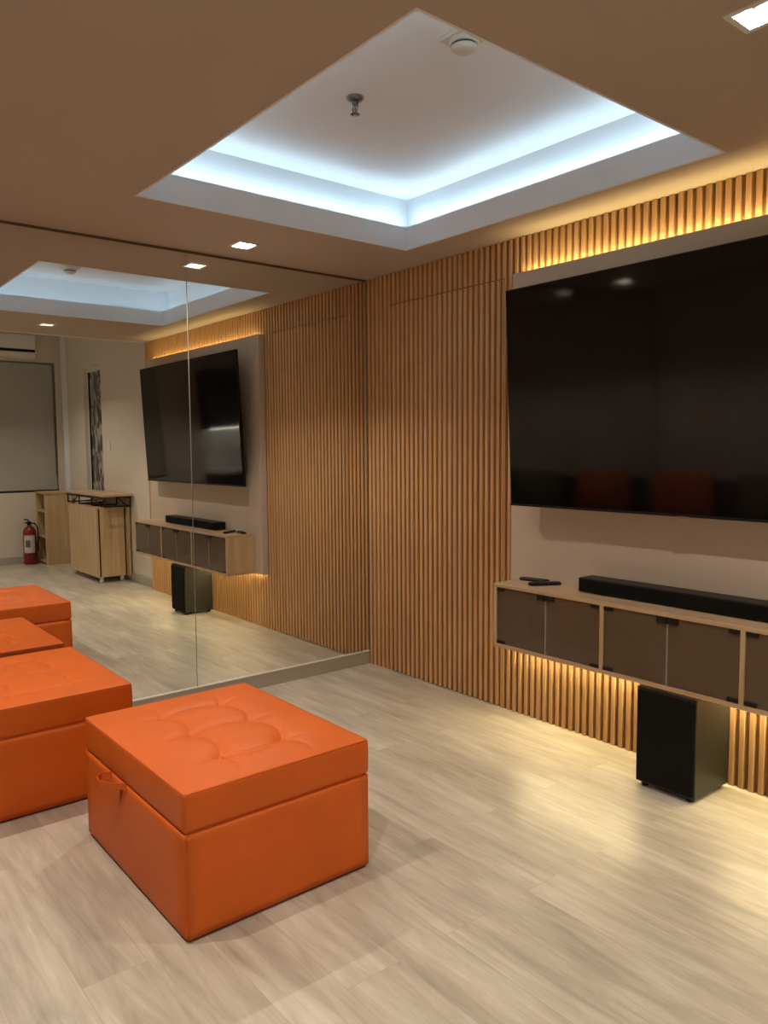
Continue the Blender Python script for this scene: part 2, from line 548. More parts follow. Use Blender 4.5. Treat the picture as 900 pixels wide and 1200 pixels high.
rb = thing('roller_blind', 'grey-green roller blind pulled down over the wide window', 'blind', (FX + 0.03, -0.9, VZ1))
bm = lathe(bmesh.new(), [(0.03, 0), (0.03, VY1 - VY0 - 0.03)], FX + 0.045, VY0 + 0.015, VZ1 - 0.035, 16, 'Y')
obj('roller_tube', bm, 'blind', rb, smooth=False)
obj('blind_fabric', B(FX + 0.013, FX + 0.016, VY0 + 0.02, VY1 - 0.015, 0.945, VZ1 - 0.03), 'blind', rb)
obj('bottom_bar', B(FX + 0.006, FX + 0.024, VY0 + 0.02, VY1 - 0.015, 0.925, 0.945, 0.003), 'blind', rb)
bm = bmesh.new()
tube(bm, [(FX - 0.004, -0.05, VZ1 - 0.03), (FX - 0.004, -0.05, 1.10)], 0.0028, 6)
tube(bm, [(FX - 0.004, -0.065, VZ1 - 0.03), (FX - 0.004, -0.065, 1.10)], 0.0028, 6)
obj('pull_chain', bm, 'black', rb)
bm = B(FX + 0.0, FX + 0.1, VY0, VY1, VZ0, VZ0 + 0.018)
struct('trim_5', bm, 'charcoal', label='dark sill below the roller blind')

# window_2: narrow window in the hall wall
wn = struct('window_2', B(WX0, WX1, 0.10, 0.14, WZ1 - 0.055, WZ1), 'white_plastic', label='narrow window with dark leafy glass')
bm = bmesh.new()
box(bm, WX0, WX0 + 0.03, 0.10, 0.14, WZ0, WZ1 - 0.055)
box(bm, WX1 - 0.03, WX1, 0.10, 0.14, WZ0, WZ1 - 0.055)
box(bm, WX0 + 0.03, WX1 - 0.03, 0.10, 0.14, WZ0, WZ0 + 0.04)
obj('window_frame', bm, 'white_plastic', wn)
bm = bmesh.new()
box(bm, WX1 - 0.05, WX1 - 0.03, 0.096, 0.14, WZ0 + 0.04, WZ1 - 0.055)
obj('gasket', bm, 'black', wn)
obj('window_pane', B(WX0 + 0.03, WX1 - 0.05, 0.110, 0.120, WZ0 + 0.04, WZ1 - 0.055), 'leaf_glass', wn)
obj('window_sill', B(WX0 - 0.03, WX1 + 0.03, 0.015, 0.10, WZ0 - 0.02, WZ0, 0.003), 'white_plastic', wn)

# --- mirror wall
ZB, ZM = 0.083, 2.486
yj = [0.0 - 0.001, -1.2335, -2.467, BY + 0.02]
labels = ['tall frameless wall mirror panel next to the slatted wall',
          'tall frameless wall mirror panel left of the vertical joint',
          'wall mirror panel behind the far end of the orange ottoman']
for i in range(3):
    y1, y0 = yj[i] - (0.0025 if i else 0.0), yj[i + 1] + 0.0025
    t_ = thing('wall_mirror', labels[i], 'mirror', (0, (y0 + y1) / 2, ZB), 'mirror panels covering the left wall')
    obj('mirror_glass', B(-0.004, 0.0, y0, y1, ZB, ZM), 'mirror', t_)
    obj('mirror_backing', B(-0.016, -0.0042, y0, y1, ZB, ZM), 'mirror_edge', t_)
struct('trim_6', B(-0.0035, -0.0015, -2.4700, -2.4640, ZB, ZM), 'mirror_edge', label='grey filler in the mirror joint further along')
struct('trim_9', B(-0.0035, -0.0015, -1.2360, -1.2310, ZB, ZM), 'mirror_edge', label='grey filler in the mirror joint')
struct('trim_7', B(-0.02, -0.002, BY, 0, ZM, H), 'gap', label='dark shadow gap between mirror and ceiling')
bb = bmesh.new()
box(bb, -0.02, 0.010, BY, -0.001, 0, ZB - 0.001, 0.002)
struct('baseboard_left', bb, 'skirting', label='grey skirting under the mirror')
struct('trim_8', B(-0.001, 0.012, BY, -0.001, ZB - 0.001, ZB + 0.004), 'white_plastic', label='pale channel holding the mirror foot')

# ================================================================ LIGHTS OF THE ROOM
# cove strips on the ledge of the tray
sides = [('far from the slatted wall', (TX0, TX1, TY0 - 0.016, TY0 - 0.004)),
         ('along the slatted wall side', (TX0, TX1, TY1 + 0.004, TY1 + 0.016)),
         ('along the mirror side', (TX0 - 0.016, TX0 - 0.004, TY0, TY1)),
         ('on the side away from the mirror', (TX1 + 0.004, TX1 + 0.016, TY0, TY1))]
for nm, (x0, x1, y0, y1) in sides:
    o = obj('led_strip', B(x0, x1, y0, y1, H + 0.1135, H + 0.1195), 'led_cool')
    tag(o, 'cool white light strip on the ceiling tray ledge ' + nm, 'light strip', 'cool light strips in the ceiling tray')


def downlight(x, y, z, label, power, group):
    t_ = thing('recessed_downlight', label, 'downlight', (x, y, z), group)
    bm = bmesh.new()
    g = 0.064
    for (p, q, r, s) in ((-g, g, -g, -0.047), (-g, g, 0.047, g), (-g, -0.047, -0.047, 0.047), (0.047, g, -0.047, 0.047)):
        box(bm, x + p, x + q, y + r, y + s, z - 0.004, z + 0.0)
    obj('trim_frame', bm, 'white_plastic', t_)
    bm = bmesh.new()
    top, bot = 0.028, 0.047
    lo = [bm.verts.new((x + sx * bot, y + sy * bot, z - 0.002)) for sx, sy in ((-1, -1), (1, -1), (1, 1), (-1, 1))]
    hi = [bm.verts.new((x + sx * top, y + sy * top, z + 0.045)) for sx, sy in ((-1, -1), (1, -1), (1, 1), (-1, 1))]
    for k in range(4):
        bm.faces.new((lo[k], lo[(k + 1) % 4], hi[(k + 1) % 4], hi[k]))
    obj('reflector', bm, 'reflector', t_)
    obj('lens', B(x - top, x + top, y - top, y + top, z + 0.0452, z + 0.05), 'lens', t_)
    ld = bpy.data.lights.new('downlight_lamp', 'AREA')
    ld.shape = 'SQUARE'; ld.size = 0.024; ld.energy = power; ld.color = WARM_WHITE; ld.spread = math.radians(150)
    lo_ = bpy.data.objects.new('downlight_lamp', ld)
    COL.objects.link(lo_)
    lo_.parent = t_
    lo_.location = (0, 0, 0.044)
    return t_


dl_lab = ['square recessed downlight in the ceiling close to the mirror and tray corner',
          'square recessed downlight in the ceiling at the upper right edge of the view',
          'square recessed downlight behind the camera near the mirror',
          'square recessed downlight above the camera side near the hall',
          'square recessed downlight over the middle of the sofa']
for (x, y), lb in zip(DL, dl_lab):
    downlight(x, y, H, lb, P_DOWN, 'square recessed downlights')
for (x, y), lb in zip(HDL, ['square downlight in the hall ceiling nearer the windows', 'square downlight in the hall ceiling nearer the kitchenette']):
    downlight(x, y, HH, lb, P_HALL, 'hall downlights')

# smoke detector and sprinkler on the tray ceiling
sx, sy = 2.078, -1.19
sd = thing('smoke_detector', 'cream round smoke detector on a square base on the tray ceiling', 'smoke detector', (sx, sy, zt))
bm = B(sx - 0.06, sx + 0.06, sy - 0.06, sy + 0.06, zt - 0.012, zt, 0.004)
obj('mounting_base', bm, 'cream_plastic', sd)
bm = lathe(bmesh.new(), [(0.050, -0.012), (0.052, -0.022), (0.047, -0.026), (0.040, -0.026)], sx, sy, zt, 32)
obj('housing', bm, 'cream_plastic', sd, smooth=False)
bm = lathe(bmesh.new(), [(0.040, -0.026), (0.040, -0.033)], sx, sy, zt, 32)
obj('smoke_grille', bm, 'base_black', sd)
bm = lathe(bmesh.new(), [(0.044, -0.033), (0.043, -0.038), (0.030, -0.047), (0.012, -0.049)], sx, sy, zt, 32)
obj('cap', bm, 'cream_plastic', sd, smooth=True)
px, py = 1.492, -1.205
sp = thing('fire_sprinkler', 'small dark metal fire sprinkler hanging from the tray ceiling', 'sprinkler', (px, py, zt))
obj('escutcheon', lathe(bmesh.new(), [(0.036, 0), (0.036, -0.003), (0.026, -0.012), (0.018, -0.014)], px, py, zt, 24), 'steel', sp, True)
bm = lathe(bmesh.new(), [(0.012, -0.012), (0.012, -0.026), (0.008, -0.030)], px, py, zt, 16)
for s in (-1, 1):
    tube(bm, [(px + s * 0.010, py, zt - 0.026), (px + s * 0.017, py, zt - 0.038), (px + s * 0.012, py, zt - 0.052), (px, py, zt - 0.060)], 0.0028, 6)
obj('yoke', bm, 'steel', sp, True)
obj('glass_bulb', lathe(bmesh.new(), [(0.002, -0.030), (0.004, -0.040), (0.004, -0.048), (0.002, -0.058)], px, py, zt, 10), 'steel', sp, True)
bm = lathe(bmesh.new(), [(0.006, -0.059), (0.006, -0.063)], px, py, zt, 12)
for k in range(10):
    a = 2 * math.pi * k / 10
    d = Vector((math.cos(a), math.sin(a), 0))
    tube(bm, [Vector((px, py, zt - 0.062)) + d * 0.004, Vector((px, py, zt - 0.0635)) + d * 0.019], 0.0022, 5)
obj('deflector', bm, 'steel', sp)

# ================================================================ TELEVISION WALL
PX0, PX1, PY, PZ0, PZ1 = 1.286, 3.46, -0.051, 0.439, 2.306
bp = thing('backing_panel', 'greige laminate panel standing off the slatted wall behind the television', 'wall panel', ((PX0 + PX1) / 2, 0, PZ0))
obj('panel_board', B(PX0, PX1, PY, PY + 0.018, PZ0, PZ1, 0.001, 1), 'panel', bp)
bm = bmesh.new()
box(bm, PX0, PX0 + 0.018, PY + 0.018, -0.0005, PZ0, PZ1)
box(bm, PX1 - 0.018, PX1, PY + 0.018, -0.0005, PZ0, PZ1)
box(bm, PX0 + 0.018, PX1 - 0.018, PY + 0.018, -0.0005, PZ0 + 0.05, PZ0 + 0.068)
box(bm, PX0 + 0.018, PX1 - 0.018, PY + 0.018, -0.0005, PZ1 - 0.034, PZ1 - 0.016)
obj('panel_frame', bm, 'panel', bp)
o = obj('led_strip', B(PX0 + 0.06, PX1 - 0.06, PY + 0.022, PY + 0.032, PZ1 - 0.0158, PZ1 - 0.011), 'led_top')
tag(o, 'amber light strip glowing on the top edge of the greige panel', 'light strip', 'amber light strips of the panel')
o = obj('led_strip', B(PX0 + 0.06, PX1 - 0.06, PY + 0.022, PY + 0.032, PZ0 + 0.0005, PZ0 + 0.005), 'led_low')
tag(o, 'warm light strip glowing below the floating console', 'light strip', 'amber light strips of the panel')

# television, leaning forward at the top
TVX0, TVX1 = 1.377, 3.260
yt, yb, ztv, zbv = -0.208, -0.158, 2.190, 1.133
tilt = math.atan2(yb - yt, ztv - zbv)
hgt = math.hypot(yb - yt, ztv - zbv)
tv = thing('television', 'very large black flat television tilted forward on the greige panel', 'television', ((TVX0 + TVX1) / 2, yb, zbv))
tv.rotation_euler = (tilt, 0, 0)   # rotates local z towards -y


def tvpart(name, bm, mat, smooth=False):
    bmesh.ops.recalc_face_normals(bm, faces=bm.faces[:])
    me = bpy.data.meshes.new(name); bm.to_mesh(me); bm.free()
    me.materials.append(MAT[mat])
    o = bpy.data.objects.new(name, me); COL.objects.link(o); o.parent = tv
    return o


hw = (TVX1 - TVX0) / 2
tvpart('housing', B(-hw, hw, 0.003, 0.028, 0, hgt, 0.003), 'black')
tvpart('screen', B(-hw + 0.006, hw - 0.006, 0.0, 0.0032, 0.012, hgt - 0.006), 'screen')
tvpart('electronics_bulge', B(-hw * 0.7, hw * 0.7, 0.028, 0.050, 0.10, hgt * 0.62, 0.012), 'black')
tvpart('logo_plate', B(-0.026, 0.026, -0.0030, 0.006, -0.008, 0.003, 0.001), 'silver')
tvpart('bezel_bottom', B(-hw, hw, -0.0018, 0.004, 0.0, 0.011, 0.0008), 'black')
wbk = thing('wall_bracket', 'black tilting wall bracket behind the large television', 'bracket', ((TVX0 + TVX1) / 2, PY, 1.6))
bm = bmesh.new()
cx = (TVX0 + TVX1) / 2
box(bm, cx - 0.4, cx + 0.4, PY - 0.014, PY - 0.0005, 1.40, 1.46)
box(bm, cx - 0.4, cx + 0.4, PY - 0.014, PY - 0.0005, 1.62, 1.68)
obj('wall_plate', bm, 'black', wbk)
for s in (-0.3, 0.3):
    obj('tilt_arm', B(cx + s - 0.02, cx + s + 0.02, -0.118, PY - 0.014, 1.40, 1.66, 0.003), 'black', wbk)

# floating console
KX0, KX1, KY, KZ0, KZ1 = 1.400, 3.266, -0.302, 0.439, 0.757
kt = 0.018
kc = thing('floating_console', 'wall-hung oak media console with smoked glass doors', 'media console', ((KX0 + KX1) / 2, PY, KZ0))
YB = PY - 0.0005
obj('top_board', B(KX0, KX1, KY, YB, KZ1 - kt, KZ1, 0.001, 1), 'oak', kc)
obj('bottom_board', B(KX0, KX1, KY, YB, KZ0, KZ0 + kt, 0.001, 1), 'oak', kc)
for x in (KX0, KX1 - kt):
    obj('side_board', B(x, x + kt, KY, YB, KZ0 + kt, KZ1 - kt), 'oak_v', kc)
DV = [2.020, 2.640]
for x in DV:
    obj('divider', B(x, x + kt, KY, YB - 0.006, KZ0 + kt, KZ1 - kt), 'oak_v', kc)
obj('back_board', B(KX0 + kt, KX1 - kt, YB - 0.006, YB, KZ0 + kt, KZ1 - kt), 'oak', kc)
bays = [(KX0 + kt, DV[0]), (DV[0] + kt, DV[1]), (DV[1] + kt, KX1 - kt)]
for (a, b) in bays:
    m_ = (a + b) / 2
    for (p, q, hs, he) in ((a + 0.0015, m_ - 0.0015, 1, -1), (m_ + 0.0015, b - 0.0015, -1, 1)):
        yd0, yd1 = KY + 0.006, KY + 0.011
        d = obj('glass_door', B(p, q, yd0, yd1, KZ0 + kt + 0.002, KZ1 - kt - 0.002), 'smoke', kc)
        exx = q if hs == 1 else p
        obj('glass_edge', B(exx, exx - 0.0012 if hs == 1 else exx + 0.0012, yd0 - 0.0006, yd1, KZ0 + kt + 0.002, KZ1 - kt - 0.002), 'label', d)  # pale strip painted as light caught on the door edge
        # pull clip on the meeting edge, hinge clips on the outer edge
        ex = q if hs == 1 else p
        sg = -1 if hs == 1 else 1
        obj('pull_clip', B(ex, ex + sg * 0.045, yd0 - 0.009, yd1 + 0.003, KZ1 - kt - 0.027, KZ1 - kt - 0.0005, 0.001, 1), 'black', d)
        hx = p if hs == 1 else q
        for zz in (KZ1 - kt - 0.018, KZ0 + kt + 0.002):
            obj('hinge_clip', B(hx, hx - sg * 0.046 if hs == 1 else hx - 0.046, yd0 - 0.005, yd1 + 0.012, zz, zz + 0.016, 0.001, 1), 'black', d)

# soundbar
sb = thing('soundbar', 'long black soundbar lying on the oak console', 'soundbar', (2.31, -0.14, KZ1))
obj('cabinet', B(1.822, 2.800, -0.190, -0.085, KZ1 + 0.004, KZ1 + 0.068, 0.005, 2), 'black', sb)
obj('speaker_grille', B(1.828, 2.794, -0.1925, -0.1895, KZ1 + 0.010, KZ1 + 0.062, 0.001, 1), 'speaker_cloth', sb)
for x in (1.93, 2.69):
    obj('foot', B(x - 0.03, x + 0.03, -0.175, -0.10, KZ1, KZ1 + 0.004), 'black', sb)


def remote(cx, cy, ang, L_, W_, label, group, z=KZ1, hgt_=0.014):
    bm = bmesh.new()
    # waisted slab, narrower in the middle, rounded ends
    n = 10
    ring = []
    for k in range(n + 1):
        u = -1 + 2 * k / n
        wv = W_ / 2 * (1 - 0.12 * (1 - u * u)) * (math.sqrt(max(0.0, 1 - max(0, abs(u) - 0.85) ** 2 / 0.15 ** 2 * 0.7)))
        ring.append((u * L_ / 2, wv))
    pts = [(x, y) for x, y in ring] + [(x, -y) for x, y in reversed(ring)]
    lo = [bm.verts.new((x, y, 0)) for x, y in pts]
    mi = [bm.verts.new((x, y, hgt_ * 0.7)) for x, y in pts]
    hi = [bm.verts.new((x * 0.97, y * 0.8, hgt_)) for x, y in pts]
    m_ = len(pts)
    for A_, B_ in ((lo, mi), (mi, hi)):
        for k in range(m_):
            bm.faces.new((A_[k], A_[(k + 1) % m_], B_[(k + 1) % m_], B_[k]))
    bm.faces.new(lo[::-1]); bm.faces.new(hi)
    t_ = thing('remote_control', label, 'remote control', (cx, cy, z), group)
    t_.rotation_euler = (0, 0, ang)
    def add(nm, b_, mt):
        bmesh.ops.recalc_face_normals(b_, faces=b_.faces[:])
        me = bpy.data.meshes.new(nm); b_.to_mesh(me); b_.free(); me.materials.append(MAT[mt])
        o = bpy.data.objects.new(nm, me); COL.objects.link(o); o.parent = t_
    add('casing', bm, 'black')
    add('direction_pad', lathe(bmesh.new(), [(W_ * 0.26, hgt_ - 0.0005), (W_ * 0.26, hgt_ + 0.0012), (W_ * 0.2, hgt_ + 0.0018)], L_ * 0.18, 0, 0, 18), 'black_satin')
    bm = bmesh.new()
    for i in range(4):
        for j in (-1, 0, 1):
            x = -L_ * 0.36 + i * L_ * 0.1
            box(bm, x - 0.003, x + 0.003, j * W_ * 0.24 - 0.003, j * W_ * 0.24 + 0.003, hgt_ - 0.0005, hgt_ + 0.001)
    add('buttons', bm, 'black_satin')


remote(1.50, -0.115, math.radians(12), 0.155, 0.045, 'slim black remote on the console top nearer the panel', 'remotes on the console')
remote(1.605, -0.165, math.radians(58), 0.16, 0.046, 'black remote on the console top angled towards the soundbar', 'remotes on the console')

# subwoofer
sw = thing('subwoofer', 'tall black subwoofer box on the floor under the floating console', 'subwoofer', (2.336, -0.16, 0))
obj('cabinet', B(2.204, 2.470, -0.290, -0.030, 0.018, 0.424, 0.004, 2), 'black_satin', sw)
obj('speaker_grille', B(2.210, 2.464, -0.298, -0.2895, 0.026, 0.412, 0.003, 2), 'speaker_cloth', sw)
for x in (2.235, 2.44):
    for y in (-0.265, -0.055):
        obj('foot', lathe(bmesh.new(), [(0.014, 0), (0.016, 0.018)], x, y, 0, 14), 'black', sw)


# ================================================================ OTTOMANS
def ottoman(name, label, X0, X1, Y0, Y1, strap=True):
    HT, HS = 0.45, 0.332
    t_ = thing(name, label, 'ottoman', ((X0 + X1) / 2, (Y0 + Y1) / 2, 0), 'orange storage ottomans')
    cx, cy = (X0 + X1) / 2, (Y0 + Y1) / 2
    obj('plinth', B(X0 + 0.012, X1 - 0.012, Y0 + 0.012, Y1 - 0.012, 0.0, 0.0055), 'base_black', t_)
    # upholstered box, its faces very slightly full
    bm = B(X0, X1, Y0, Y1, 0.006, HS - 0.001, 0.0)
    bmesh.ops.subdivide_edges(bm, edges=bm.edges[:], cuts=11, use_grid_fill=True)
    hx, hy = (X1 - X0) / 2, (Y1 - Y0) / 2
    for v in bm.verts:
        u, q = (v.co.x - cx) / hx, (v.co.y - cy) / hy
        r = (v.co.z - 0.006) / (HS - 0.007)
        f = 0.004 * math.sin(math.pi * min(max(r, 0), 1)) ** 0.6
        if abs(abs(u) - 1) < 1e-4: v.co.x += math.copysign(f * (1 - abs(q) ** 6), u)
        if abs(abs(q) - 1) < 1e-4: v.co.y += math.copysign(f * (1 - abs(u) ** 6), q)
    es = [e for e in bm.edges if len(e.link_faces) == 2 and e.calc_face_angle(0) > 0.9]
    bmesh.ops.bevel(bm, geom=es, offset=0.008, segments=4, affect='EDGES')
    obj('storage_box', bm, 'leather', t_, smooth=True)
    # lid: finely gridded so that the tufting is real relief
    NX, NY = 112, 92
    nodes = [(cx + a * 0.228, cy + b * 0.115) for a in (-1, 0, 1) for b in (-1, 1)]
    segs = []
    for b in (-1, 1):
        for a in (-1, 0):
            segs.append(((cx + a * .228, cy + b * .115), (cx + (a + 1) * .228, cy + b * .115), 0.035, 1))
    for a in (-1, 0, 1):
        segs.append(((cx + a * .228, cy - .115), (cx + a * .228, cy + .115), 0.032 * (1 if a <= 0 else -1), 1))
    for a in (-1, 0, 1):
        for b in (-1, 1):
            segs.append(((cx + a * .228, cy + b * .115), (cx + a * .25, cy + b * .23), 0.0, 0.5))
    for b in (-1, 1):
        for a in (-1, 1):
            segs.append(((cx + a * .228, cy + b * .115), (cx + a * .40, cy + b * .135), 0.02 * a, 0.5))

    def crease(x, y):
        d = 0.0
        for (p, q, bow, k) in segs:
            dx, dy = q[0] - p[0], q[1] - p[1]
            L2 = dx * dx + dy * dy
            tt = ((x - p[0]) * dx + (y - p[1]) * dy) / L2
            if tt < -0.03 or tt > 1.03: continue
            tt = min(1, max(0, tt))
            L_ = math.sqrt(L2)
            nx, ny = -dy / L_, dx / L_
            off = bow * math.sin(math.pi * tt)
            ex, ey = p[0] + dx * tt + nx * off, p[1] + dy * tt + ny * off
            s = abs((x - ex) * nx + (y - ey) * ny)
            fade = 1.0 if k == 1 else (1 - tt)
            d = max(d, (0.0062 * math.exp(-(s / 0.006) ** 2) + 0.005 * math.exp(-(s / 0.03) ** 2)) * fade)
        return d

    def top(x, y):
        u, q = (x - cx) / hx, (y - cy) / hy
        z = HT - 0.004 + 0.010 * (1 - u ** 4) * (1 - q ** 4)
        z -= crease(x, y)
        for nx_, ny_ in nodes:
            rr = math.hypot(x - nx_, y - ny_)
            z -= 0.011 * math.exp(-(rr / 0.03) ** 1.5)
        return z
    bm = bmesh.new()
    g = 0.012
    def rx(i, n, lo, hi):
        return lo + (hi - lo) * i / n
    rows = []
    for j in range(NY + 1):
        row = []
        for i in range(NX + 1):
            x, y = rx(i, NX, X0 + g, X1 - g), rx(j, NY, Y0 + g, Y1 - g)
            row.append(bm.verts.new((x, y, top(x, y))))
        rows.append(row)
    for j in range(NY):
        for i in range(NX):
            bm.faces.new((rows[j][i], rows[j][i + 1], rows[j + 1][i + 1], rows[j + 1][i]))
    # skirt of the lid following the border
    border = [(rows[0][i]) for i in range(NX)] + [rows[j][NX] for j in range(NY)] + [rows[NY][i] for i in range(NX, 0, -1)] + [rows[j][0] for j in range(NY, 0, -1)]
    prev = border
    for (out, z) in ((0.009, HT - 0.006), (g, HT - 0.011), (g, HT - 0.014), (g + 0.0015, HT - 0.05), (g + 0.001, HS + 0.012), (g - 0.001, HS + 0.004), (g - 0.005, HS - 0.002)):
        cur = []
        for v in border:
            sxx = (v.co.x - cx) / (hx - g); syy = (v.co.y - cy) / (hy - g)
            ox = out * math.copysign(1, sxx) if abs(sxx) > 0.9999 else 0
            oy = out * math.copysign(1, syy) if abs(syy) > 0.9999 else 0
            if ox and oy: ox *= 0.72; oy *= 0.72
            cur.append(bm.verts.new((v.co.x + ox, v.co.y + oy, z)))
        n = len(prev)
        for k in range(n):
            bm.faces.new((prev[k], prev[(k + 1) % n], cur[(k + 1) % n], cur[k]))
        prev = cur
    bm.faces.new(prev[::-1])
    lid = obj('lid_cushion', bm, 'leather', t_, smooth=True)
    # piping around the top edge
    e = g - 0.008
    cpts = []
    rr = 0.012
    for (ccx, ccy, s0) in ((X1 - e - rr, Y1 - e - rr, 0), (X0 + e + rr, Y1 - e - rr, 90), (X0 + e + rr, Y0 + e + rr, 180), (X1 - e - rr, Y0 + e + rr, 270)):
        for k in range(4):
            a = math.radians(s0 + 30 * k)
            cpts.append((ccx + rr * math.cos(a), ccy + rr * math.sin(a), HT - 0.0075))
    cpts.append(cpts[0])
    obj('piping', tube(bmesh.new(), cpts, 0.0030, 6), 'leather_dark', lid, smooth=True)
    for nx_, ny_ in nodes:
        b_ = lathe(bmesh.new(), [(0.010, -0.004), (0.010, 0.0), (0.006, 0.0025)], nx_, ny_, HT - 0.0115, 14)
        obj('tuft_button', b_, 'leather', lid, smooth=True)
    if strap:
        bm = bmesh.new()
        sx_, wz = cx - 0.085, 0.011
        path = [(-0.060, -0.004, 0.322), (-0.078, -0.030, 0.318), (-0.070, -0.048, 0.314), (-0.045, -0.052, 0.311), (-0.01, -0.040, 0.311), (0.035, -0.022, 0.318), (0.075, -0.004, 0.326)]
        th = 0.0015
        prv = None
        for (a, b_, z) in path:
            ring = [bm.verts.new((sx_ + a, Y0 + b_ + th, z - wz)), bm.verts.new((sx_ + a, Y0 + b_ - th, z - wz)),
                    bm.verts.new((sx_ + a, Y0 + b_ - th, z + wz)), bm.verts.new((sx_ + a, Y0 + b_ + th, z + wz))]
            if prv:
                for k in range(4):
                    bm.faces.new((prv[k], prv[(k + 1) % 4], ring[(k + 1) % 4], ring[k]))
            else: bm.faces.new(ring[::-1])
            prv = ring
        bm.faces.new(prv)
        # stitched tail of the strap, hanging against the box
        tl = bm
        q0 = [tl.verts.new((sx_ + 0.012, Y0 - 0.0062, 0.318)), tl.verts.new((sx_ + 0.040, Y0 - 0.0062, 0.322)), tl.verts.new((sx_ + 0.014, Y0 - 0.0075, 0.235))]
        q1 = [tl.verts.new((v.co.x, v.co.y - 0.003, v.co.z)) for v in q0]
        tl.faces.new(q0); tl.faces.new(q1[::-1])
        for k in range(3): tl.faces.new((q0[k], q0[(k + 1) % 3], q1[(k + 1) % 3], q1[k]))
        obj('pull_strap', bm, 'leather', t_, smooth=False)
    return t_


ottoman('storage_ottoman', 'orange leatherette storage ottoman in front, tufted lid and pull strap fully visible', 1.150, 2.000, -2.226, -1.558)
ottoman('storage_ottoman', 'orange leatherette storage ottoman pushed against the mirror, cut off by the picture edge', 0.045, 0.860, -2.600, -1.930)

# ================================================================ HALL FURNITURE (seen in the mirror)
# rolling cabinet
rc = thing('rolling_cabinet', 'light oak cabinet on white castors with black edge seams, carrying the folded table', 'cabinet', (4.78, -0.13, 0))
X0, X1, Y0, Y1, Z0, Z1 = 4.325, 5.255, -0.305, 0.030, 0.062, 0.812
# door panel with rounded upper far corner, facing the room
bm = bmesh.new()
R_ = 0.05
pts = [(X0 + 0.004, Z0), (X1, Z0)] + [(X1 - R_ + R_ * math.cos(math.radians(a)), Z1 - R_ + R_ * math.sin(math.radians(a))) for a in range(0, 91, 15)] + [(X0 + 0.004, Z1)]
f0 = [bm.verts.new((x, Y0, z)) for x, z in pts]
f1 = [bm.verts.new((x, Y0 + 0.020, z)) for x, z in pts]
for k in range(len(pts)):
    bm.faces.new((f0[k], f0[(k + 1) % len(pts)], f1[(k + 1) % len(pts)], f1[k]))
bm.faces.new(f0[::-1]); bm.faces.new(f1)
obj('front_panel', bm, 'oak_v', rc)
obj('seam_core', B(X0 + 0.008, X1 - 0.01, Y0 + 0.020, Y0 + 0.036, Z0 + 0.004, Z1 - 0.012), 'black', rc)
obj('body', B(X0, X1 - 0.004, Y0 + 0.036, Y1 - 0.036, Z0, Z1, 0.002), 'oak_v', rc)
obj('seam_core', B(X0 + 0.008, X1 - 0.01, Y1 - 0.036, Y1 - 0.020, Z0 + 0.004, Z1 - 0.012), 'black', rc)
obj('back_panel', B(X0 - 0.07, X1, Y1 - 0.020, Y1, Z0, Z1 - 0.004), 'oak_v', rc)
obj('top_lip', B(X0 - 0.002, X1 - 0.06, Y0 + 0.036, Y1 - 0.036, Z1, Z1 + 0.006), 'oak', rc)
for x in (X0 + 0.05, X1 - 0.06):
    for y in (Y0 + 0.05, Y1 - 0.06):
        c = obj('castor', B(x - 0.012, x + 0.012, y - 0.018, y + 0.018, 0.038, Z0, 0.002), 'white_plastic', rc)
        obj('wheel', lathe(bmesh.new(), [(0.019, -0.010), (0.022, -0.006), (0.022, 0.006), (0.019, 0.010)], x, y, 0.022, 18, 'X'), 'white_plastic', c, True)

# folding table lying on the cabinet, its legs folded under the top
ft = thing('folding_table', 'wood-topped table with folded black metal legs lying on the oak cabinet', 'table', (4.78, -0.12, 0.818))
obj('tabletop', B(4.155, 5.46, -0.285, 0.035, 0.935, 0.958, 0.003), 'oak', ft)
for (xa, s_) in ((4.175, 1), (5.40, -1)):
    bm = bmesh.new()
    for y in (-0.262, 0.010):
        tube(bm, [(xa, y, 0.935), (xa, y, 0.827)], 0.009, 8)
        tube(bm, [(xa, y, 0.827), (xa + s_ * 0.16, y, 0.838), (xa + s_ * 0.36, y, 0.905)], 0.006, 8)
        tube(bm, [(xa + s_ * 0.40, y, 0.934), (xa + s_ * 0.40, y, 0.829)], 0.008, 8)
    tube(bm, [(xa, -0.262, 0.830), (xa, 0.010, 0.830)], 0.008, 8)
    tube(bm, [(xa + s_ * 0.40, -0.262, 0.828), (xa + s_ * 0.40, 0.010, 0.828)], 0.008, 8)
    obj('folded_leg_frame', bm, 'black', ft)
for y in (-0.266, 0.014):
    obj('side_rail', B(4.17, 5.44, y - 0.006, y + 0.006, 0.908, 0.9345), 'black', ft)

# open shelf unit below the window corner
su = thing('shelf_unit', 'oak shelf unit with open side standing in the far corner by the blind', 'shelf unit', (6.27, -0.15, 0))
X0, X1, Y0, Y1, Z1 = 6.10, 6.482, -0.335, 0.0, 0.912
obj('top_board', B(X0 - 0.01, X1, Y0 - 0.01, Y1, Z1 - 0.022, Z1, 0.001, 1), 'oak', su)
obj('side_board', B(X0, X0 + 0.022, Y0, Y1, 0, Z1 - 0.022), 'oak_v', su)
obj('side_board', B(X1 - 0.020, X1, Y0, Y1, 0, Z1 - 0.022), 'oak_v', su)
obj('back_board', B(X0 + 0.022, X1 - 0.02, Y1 - 0.012, Y1, 0, Z1 - 0.022), 'oak_v', su)
for z in (0.02, 0.34, 0.66):
    obj('shelf', B(X0 + 0.022, X1 - 0.02, Y0 + 0.004, Y1 - 0.012, z, z + 0.02), 'oak', su)

